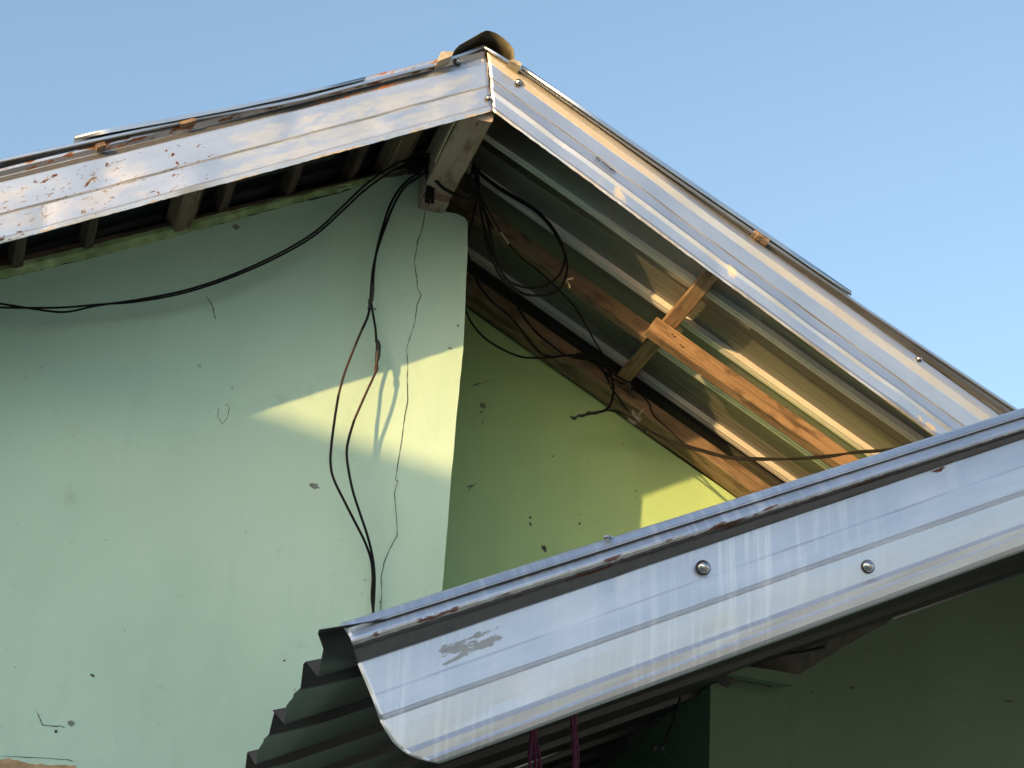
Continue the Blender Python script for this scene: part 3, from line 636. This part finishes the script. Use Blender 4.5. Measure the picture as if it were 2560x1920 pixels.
cable('bunched_cable', 'short bunch of black cables hooked over the right side of the ridge beam', [
    (pth(c3, [(905, 60), (875, 95), (868, 150), (885, 230), (905, 330), (915, 420), (950, 560), (990, 720)], 5.62, 5.80), .0045, M_cable),
    (pth(c3, [(850, 80), (830, 150), (850, 215), (880, 280), (900, 260), (893, 180), (880, 100)], 5.60, 5.66), .0048, M_cable),
    (pth(c3, [(815, 150), (840, 200), (870, 260), (905, 310), (935, 370), (960, 430), (1000, 520)], 5.62, 5.76), .0042, M_cable)], 'cables hanging from the peak')
tail4 = [(230, 740), (280, 780), (330, 815), (400, 850)]
cable('wall_corner_cable', 'black cable crossing the wall corner and running below the rafter', [
    (pth(c3, [(500, 100), (520, 180), (525, 260), (570, 360), (640, 480), (700, 620), (760, 700), (830, 770), (950, 850), (1060, 920), (1120, 990), (1180, 1090), (1240, 1190), (1330, 1300), (1450, 1400), (1530, 1460), (1620, 1490), (1720, 1505)], 5.70, 6.29), .0042, M_cable),
    (pth(c3, [(505, 100), (527, 200), (545, 280), (620, 400), (720, 540), (790, 660), (830, 760), (860, 850), (900, 950), (1000, 1070), (1100, 1150), (1200, 1260), (1290, 1380), (1370, 1460), (1450, 1482), (1560, 1475), (1680, 1490), (1760, 1530)], 5.70, 6.29), .0042, M_cable)],
    'cables hanging from the peak')
cable('grey_cable', 'long thin grey cable looping off the wall corner and along the brown wall plate', [
    (pth(c3, [(895, 120), (888, 220), (860, 400), (830, 520), (800, 640), (762, 750), (745, 880), (760, 1000), (795, 1130), (850, 1240), (950, 1350), (1080, 1430), (1200, 1480), (1300, 1492), (1450, 1488), (1600, 1470), (1700, 1490), (1790, 1550), (1850, 1620), (1885, 1690)], 5.74, 6.29), .0037, M_cableG)],
    'cables hanging from the peak')
cable('stub_cable', 'short black cable slung across the end of the ridge beam', [
    (pth(c3, [(520, 90), (560, 140), (620, 205), (700, 252), (780, 285), (860, 290), (890, 260), (880, 150)], 5.64, 5.60), .0057, M_cable)], 'cables hanging from the peak')
cable('hook_cable', 'thin cable dropping past the rafter to a twisted hooked end', [
    (pth(c3, [(905, 280), (1000, 440), (1060, 540)], 5.76, 5.80), .0025, M_cableG),
    (pth(c3, [(1120, 630), (1200, 720), (1350, 840), (1500, 980), (1620, 1110), (1700, 1240), (1760, 1350), (1820, 1450), (1860, 1560), (1890, 1640)], 5.82, 6.28), .0028, M_cableG),
    (pth(c4, [(265, 700), (288, 760), (310, 830), (316, 900), (300, 970), (265, 1010), (200, 1024), (150, 1035), (120, 1045)], 6.27, 6.28), .0050, M_cableG)],
    'cables hanging from the peak', extras=[
    ('bare_end', pth(c3, [(1060, 540), (1090, 585), (1120, 630)], 5.80, 5.82), .0028, M_straw, None),
    ('twisted_end', pth(c4, [(230, 1018), (200, 1030), (170, 1024), (140, 1042), (110, 1040), (88, 1056), (60, 1046)], 6.27, 6.28), .0062, M_tape, lambda t: .75+.25*math.sin(t*24))])
cable('tail_cable', 'grey twin cable running from the taped fitting down behind the porch roof', [
    (pth(c4, [(260, 1008), (330, 1015), (380, 1030), (430, 1060), (500, 1105), (600, 1160), (720, 1215), (850, 1255), (1000, 1293), (1200, 1303), (1400, 1293), (1600, 1275), (1750, 1262), (1900, 1252), (2050, 1235), (2200, 1215)], 6.28, 5.4), .0037, M_cableG),
    (pth(c4, [(300, 870), (350, 940), (400, 1010), (450, 1070), (520, 1120), (620, 1175), (720, 1206), (850, 1245), (1000, 1283), (1200, 1293), (1400, 1298), (1600, 1285), (1750, 1254), (1900, 1244), (2050, 1228), (2200, 1208)], 6.285, 5.4), .0035, M_cableG),
    (pth(c4, [(400, 850), (450, 895), (520, 955), (555, 1040), (640, 1115), (720, 1195), (760, 1225)], 6.28, 6.27), .0030, M_cableG),
    (pth(c4, [(120, 680), (170, 705), (230, 735), (270, 790), (330, 830), (420, 870)], 6.27, 6.28), .0045, M_cableG),
    (pth(c4, [(100, 672), (170, 688), (235, 725), (300, 770), (340, 810), (420, 850)], 6.26, 6.27), .0042, M_cableG)],
    'cables hanging from the peak')
# dark tangle where the cables meet under the peak
e = empty('cable_tangle', at(930, 370, 5.66)); tag(e, 'dark tangle of black cables bunched at the top of the wall under the ridge beam', 'cable', 'cables hanging from the peak')
for i in range(16):
    a = (905+R.uniform(-14, 14), 350+R.uniform(-14, 18)); b = (930+R.uniform(-10, 10), 375+R.uniform(-14, 12)); c = (930+R.uniform(-12, 8), 420+R.uniform(-10, 22)); dd_ = (948+R.uniform(-6, 14), 345+R.uniform(-12, 12))
    q = [(a[0]-R.uniform(5, 35), a[1]+R.uniform(0, 14), 5.68), (*a, 5.67), (*dd_, 5.65), (*b, 5.66), (*c, 5.70)]
    mb = MB(); mb.tube([at(*p) for p in q], .0052); mb.build('strand', M_cable, e)
# grey taped fitting
e = empty('cable_fitting', at(1370, 905, 6.27)); tag(e, 'small grey lumpy fitting taped on the cables below the brown wall plate', 'cable fitting')
cen = at(1371, 905, 6.27)
bm = bmesh.new(); bmesh.ops.create_icosphere(bm, subdivisions=3, radius=1)
for v in bm.verts:
    n = v.co.normalized(); k = 1+.16*math.sin(n.x*7+1)*math.sin(n.z*6)+R.uniform(-.05, .05); v.co = Vector((n.x*.024, n.y*.018, n.z*.021))*k+cen
me = bpy.data.meshes.new('body'); bm.to_mesh(me); bm.free(); me.materials.append(M_box); o = bpy.data.objects.new('body', me); link(o, e)
for pts, r in (([(762, 760), (735, 720), (722, 690)], .005), ([(815, 760), (850, 710), (880, 680)], .004), ([(850, 900), (890, 960), (915, 1000)], .0065)):
    mb = MB(); mb.tube(pts and [at(*c9(p), 6.25) for p in pts], r, taper=lambda t: 1-.4*t); mb.build('lug', M_box if r < .006 else M_tape, e)
mb = MB(); mb.tube([at(*c9(p), 6.27) for p in [(620, 320), (670, 350), (700, 400), (690, 430)]], .011, taper=bul); mb.build('tape', M_tape, e)
# wood chip on the rafter
mb = MB(); mb.tube([at(1216, 612, 5.80), at(1226, 604, 5.79), at(1238, 601, 5.78)], .003); mb.tube([at(1220, 606, 5.79), at(1228, 612, 5.80), at(1231, 622, 5.80)], .0025)
o = mb.build('wood_chip', M_straw, r1)
# nails
for (x, y, Y, r, par) in ((1030, 268, 5.205, .0038, rb), (1452, 722, 5.80, .003, r2), (1470, 745, 5.80, .003, r2), (1700, 880, 5.80, .0028, r2), (1590, 800, 5.80, .0026, r2), (1375, 690, 5.92, .003, r1), (1200, 575, 5.92, .003, r1), (1455, 965, 6.315, .0035, wb), (1330, 850, 6.315, .003, wb), (1230, 790, 6.315, .003, wb)):
    if par is rb: p = atp(x, y, (0, 0, 1), zb-.0005); ax = Vector((1, 0, 0)), Vector((0, 1, 0))
    else: p = at(x, y, Y); ax = Vector((1, 0, 0)), Vector((0, 0, 1))
    mb = MB(); mb.face([p+ax[0]*r*math.cos(a*math.pi/4)+ax[1]*r*math.sin(a*math.pi/4) for a in range(8)]); mb.build('nail', M_nail, par, solid=.003)
# wires under the porch
cable('porch_wire', 'thin black wire stuck along the dark mortar above the porch wall', [([(*c6((1060, 468)), 5.72), (*c6((1110, 466)), 5.72), (*c6((1180, 467)), 5.72), (*c6((1250, 462)), 5.72), (*c6((1330, 450)), 5.72), (*c6((1400, 434)), 5.73)], .0042, M_cable)], 'wires under the porch')
cable('porch_wire', 'thin black wire dangling beside the porch wall edge, ending in a knot', [([(*c6((815, 640)), 5.6), (*c6((800, 690)), 5.6), (*c6((785, 740)), 5.6), (*c6((765, 790)), 5.6), (*c6((745, 840)), 5.6)], .0040, M_cable)], 'wires under the porch',
      extras=[('knot', [(*c6((700, 850)), 5.6), (*c6((722, 838)), 5.6), (*c6((742, 850)), 5.6), (*c6((745, 868)), 5.6)], .009, M_tape, lambda t: .7+.3*math.sin(t*14))])
# purple cords under the porch
for i, (xs, lab) in enumerate((([(218, 700), (219, 800), (222, 880), (222, 960), (220, 1100)], 'purple rope hanging under the porch roof, the left one of two, splaying wider low down'), ([(382, 640), (383, 720), (384, 800), (386, 880), (387, 960), (388, 1100)], 'purple rope hanging under the porch roof, the straight right one of two'))):
    e = empty('purple_rope', at(*c6(xs[0]), 5.2)); tag(e, lab, 'rope', 'purple ropes under the porch')
    for dx in (-7, 1, 8):
        mb = MB(); mb.tube([at(*c6((x+dx*(1+.4*math.sin(k*1.7+dx+i))+(14*dx/8 if i == 0 and k > 1 else 0), y)), 5.2+dx*.0006) for k, (x, y) in enumerate(xs)], .0052, taper=lambda t: 1+.15*math.sin(t*30+dx)); mb.build('strand', M_cord, e)
# ------------------------------------------------------------------ ground and an added unseen house that shades the lower wall
m_ground = plain('dry_ground', (.42, .37, .29), .95, sc=3, bump=.02)
mb = MB(); mb.face([Vector((-2500, -2500, -1.5)), Vector((2500, -2500, -1.5)), Vector((2500, 2500, -1.5)), Vector((-2500, 2500, -1.5))]); o = mb.build('ground', m_ground, smooth=False); tag(o, kind='structure')
nb = empty('shade_house', (-7, -2, -1.5)); tag(nb, 'unseen house added at the left, its sloping metal roof shading the lower wall', 'house')
S = Vector((-1.32, -1, .25)); W0 = Vector((.691, 5.8, 2.459)); t0 = 6.2
def edge(x):      # roof edge line lying in the shadow plane, y const
    p = W0+S*t0; return Vector((x, p.y, p.z-.167*(x-p.x)))
a, b = edge(-15.0), edge(-2.2)
mb = MB()
back = Vector((0, -4, -1.0))
mb.face([a, b, b+back, a+back]); mb.face([p+Vector((0, 0, -.06)) for p in (a, b, b+back, a+back)][::-1]); mb.face([a, a+Vector((0, 0, -.06)), b+Vector((0, 0, -.06)), b])
mb.build('roof', M_sheetU, nb, smooth=False)
mb = MB(); f0 = Vector((0, -.25, -.1)); 
for (p, q) in ((a+f0, b+f0+Vector((-.2, 0, 0))), (b+f0+Vector((-.2, 0, 0)), b+back+Vector((-.2, .2, -.06))), (a+f0, a+back+Vector((.1, .2, -.06)))):
    mb.face([p, q, Vector((q.x, q.y, -1.5)), Vector((p.x, p.y, -1.5))])
mb.build('wall', M_wallL, nb, smooth=False)
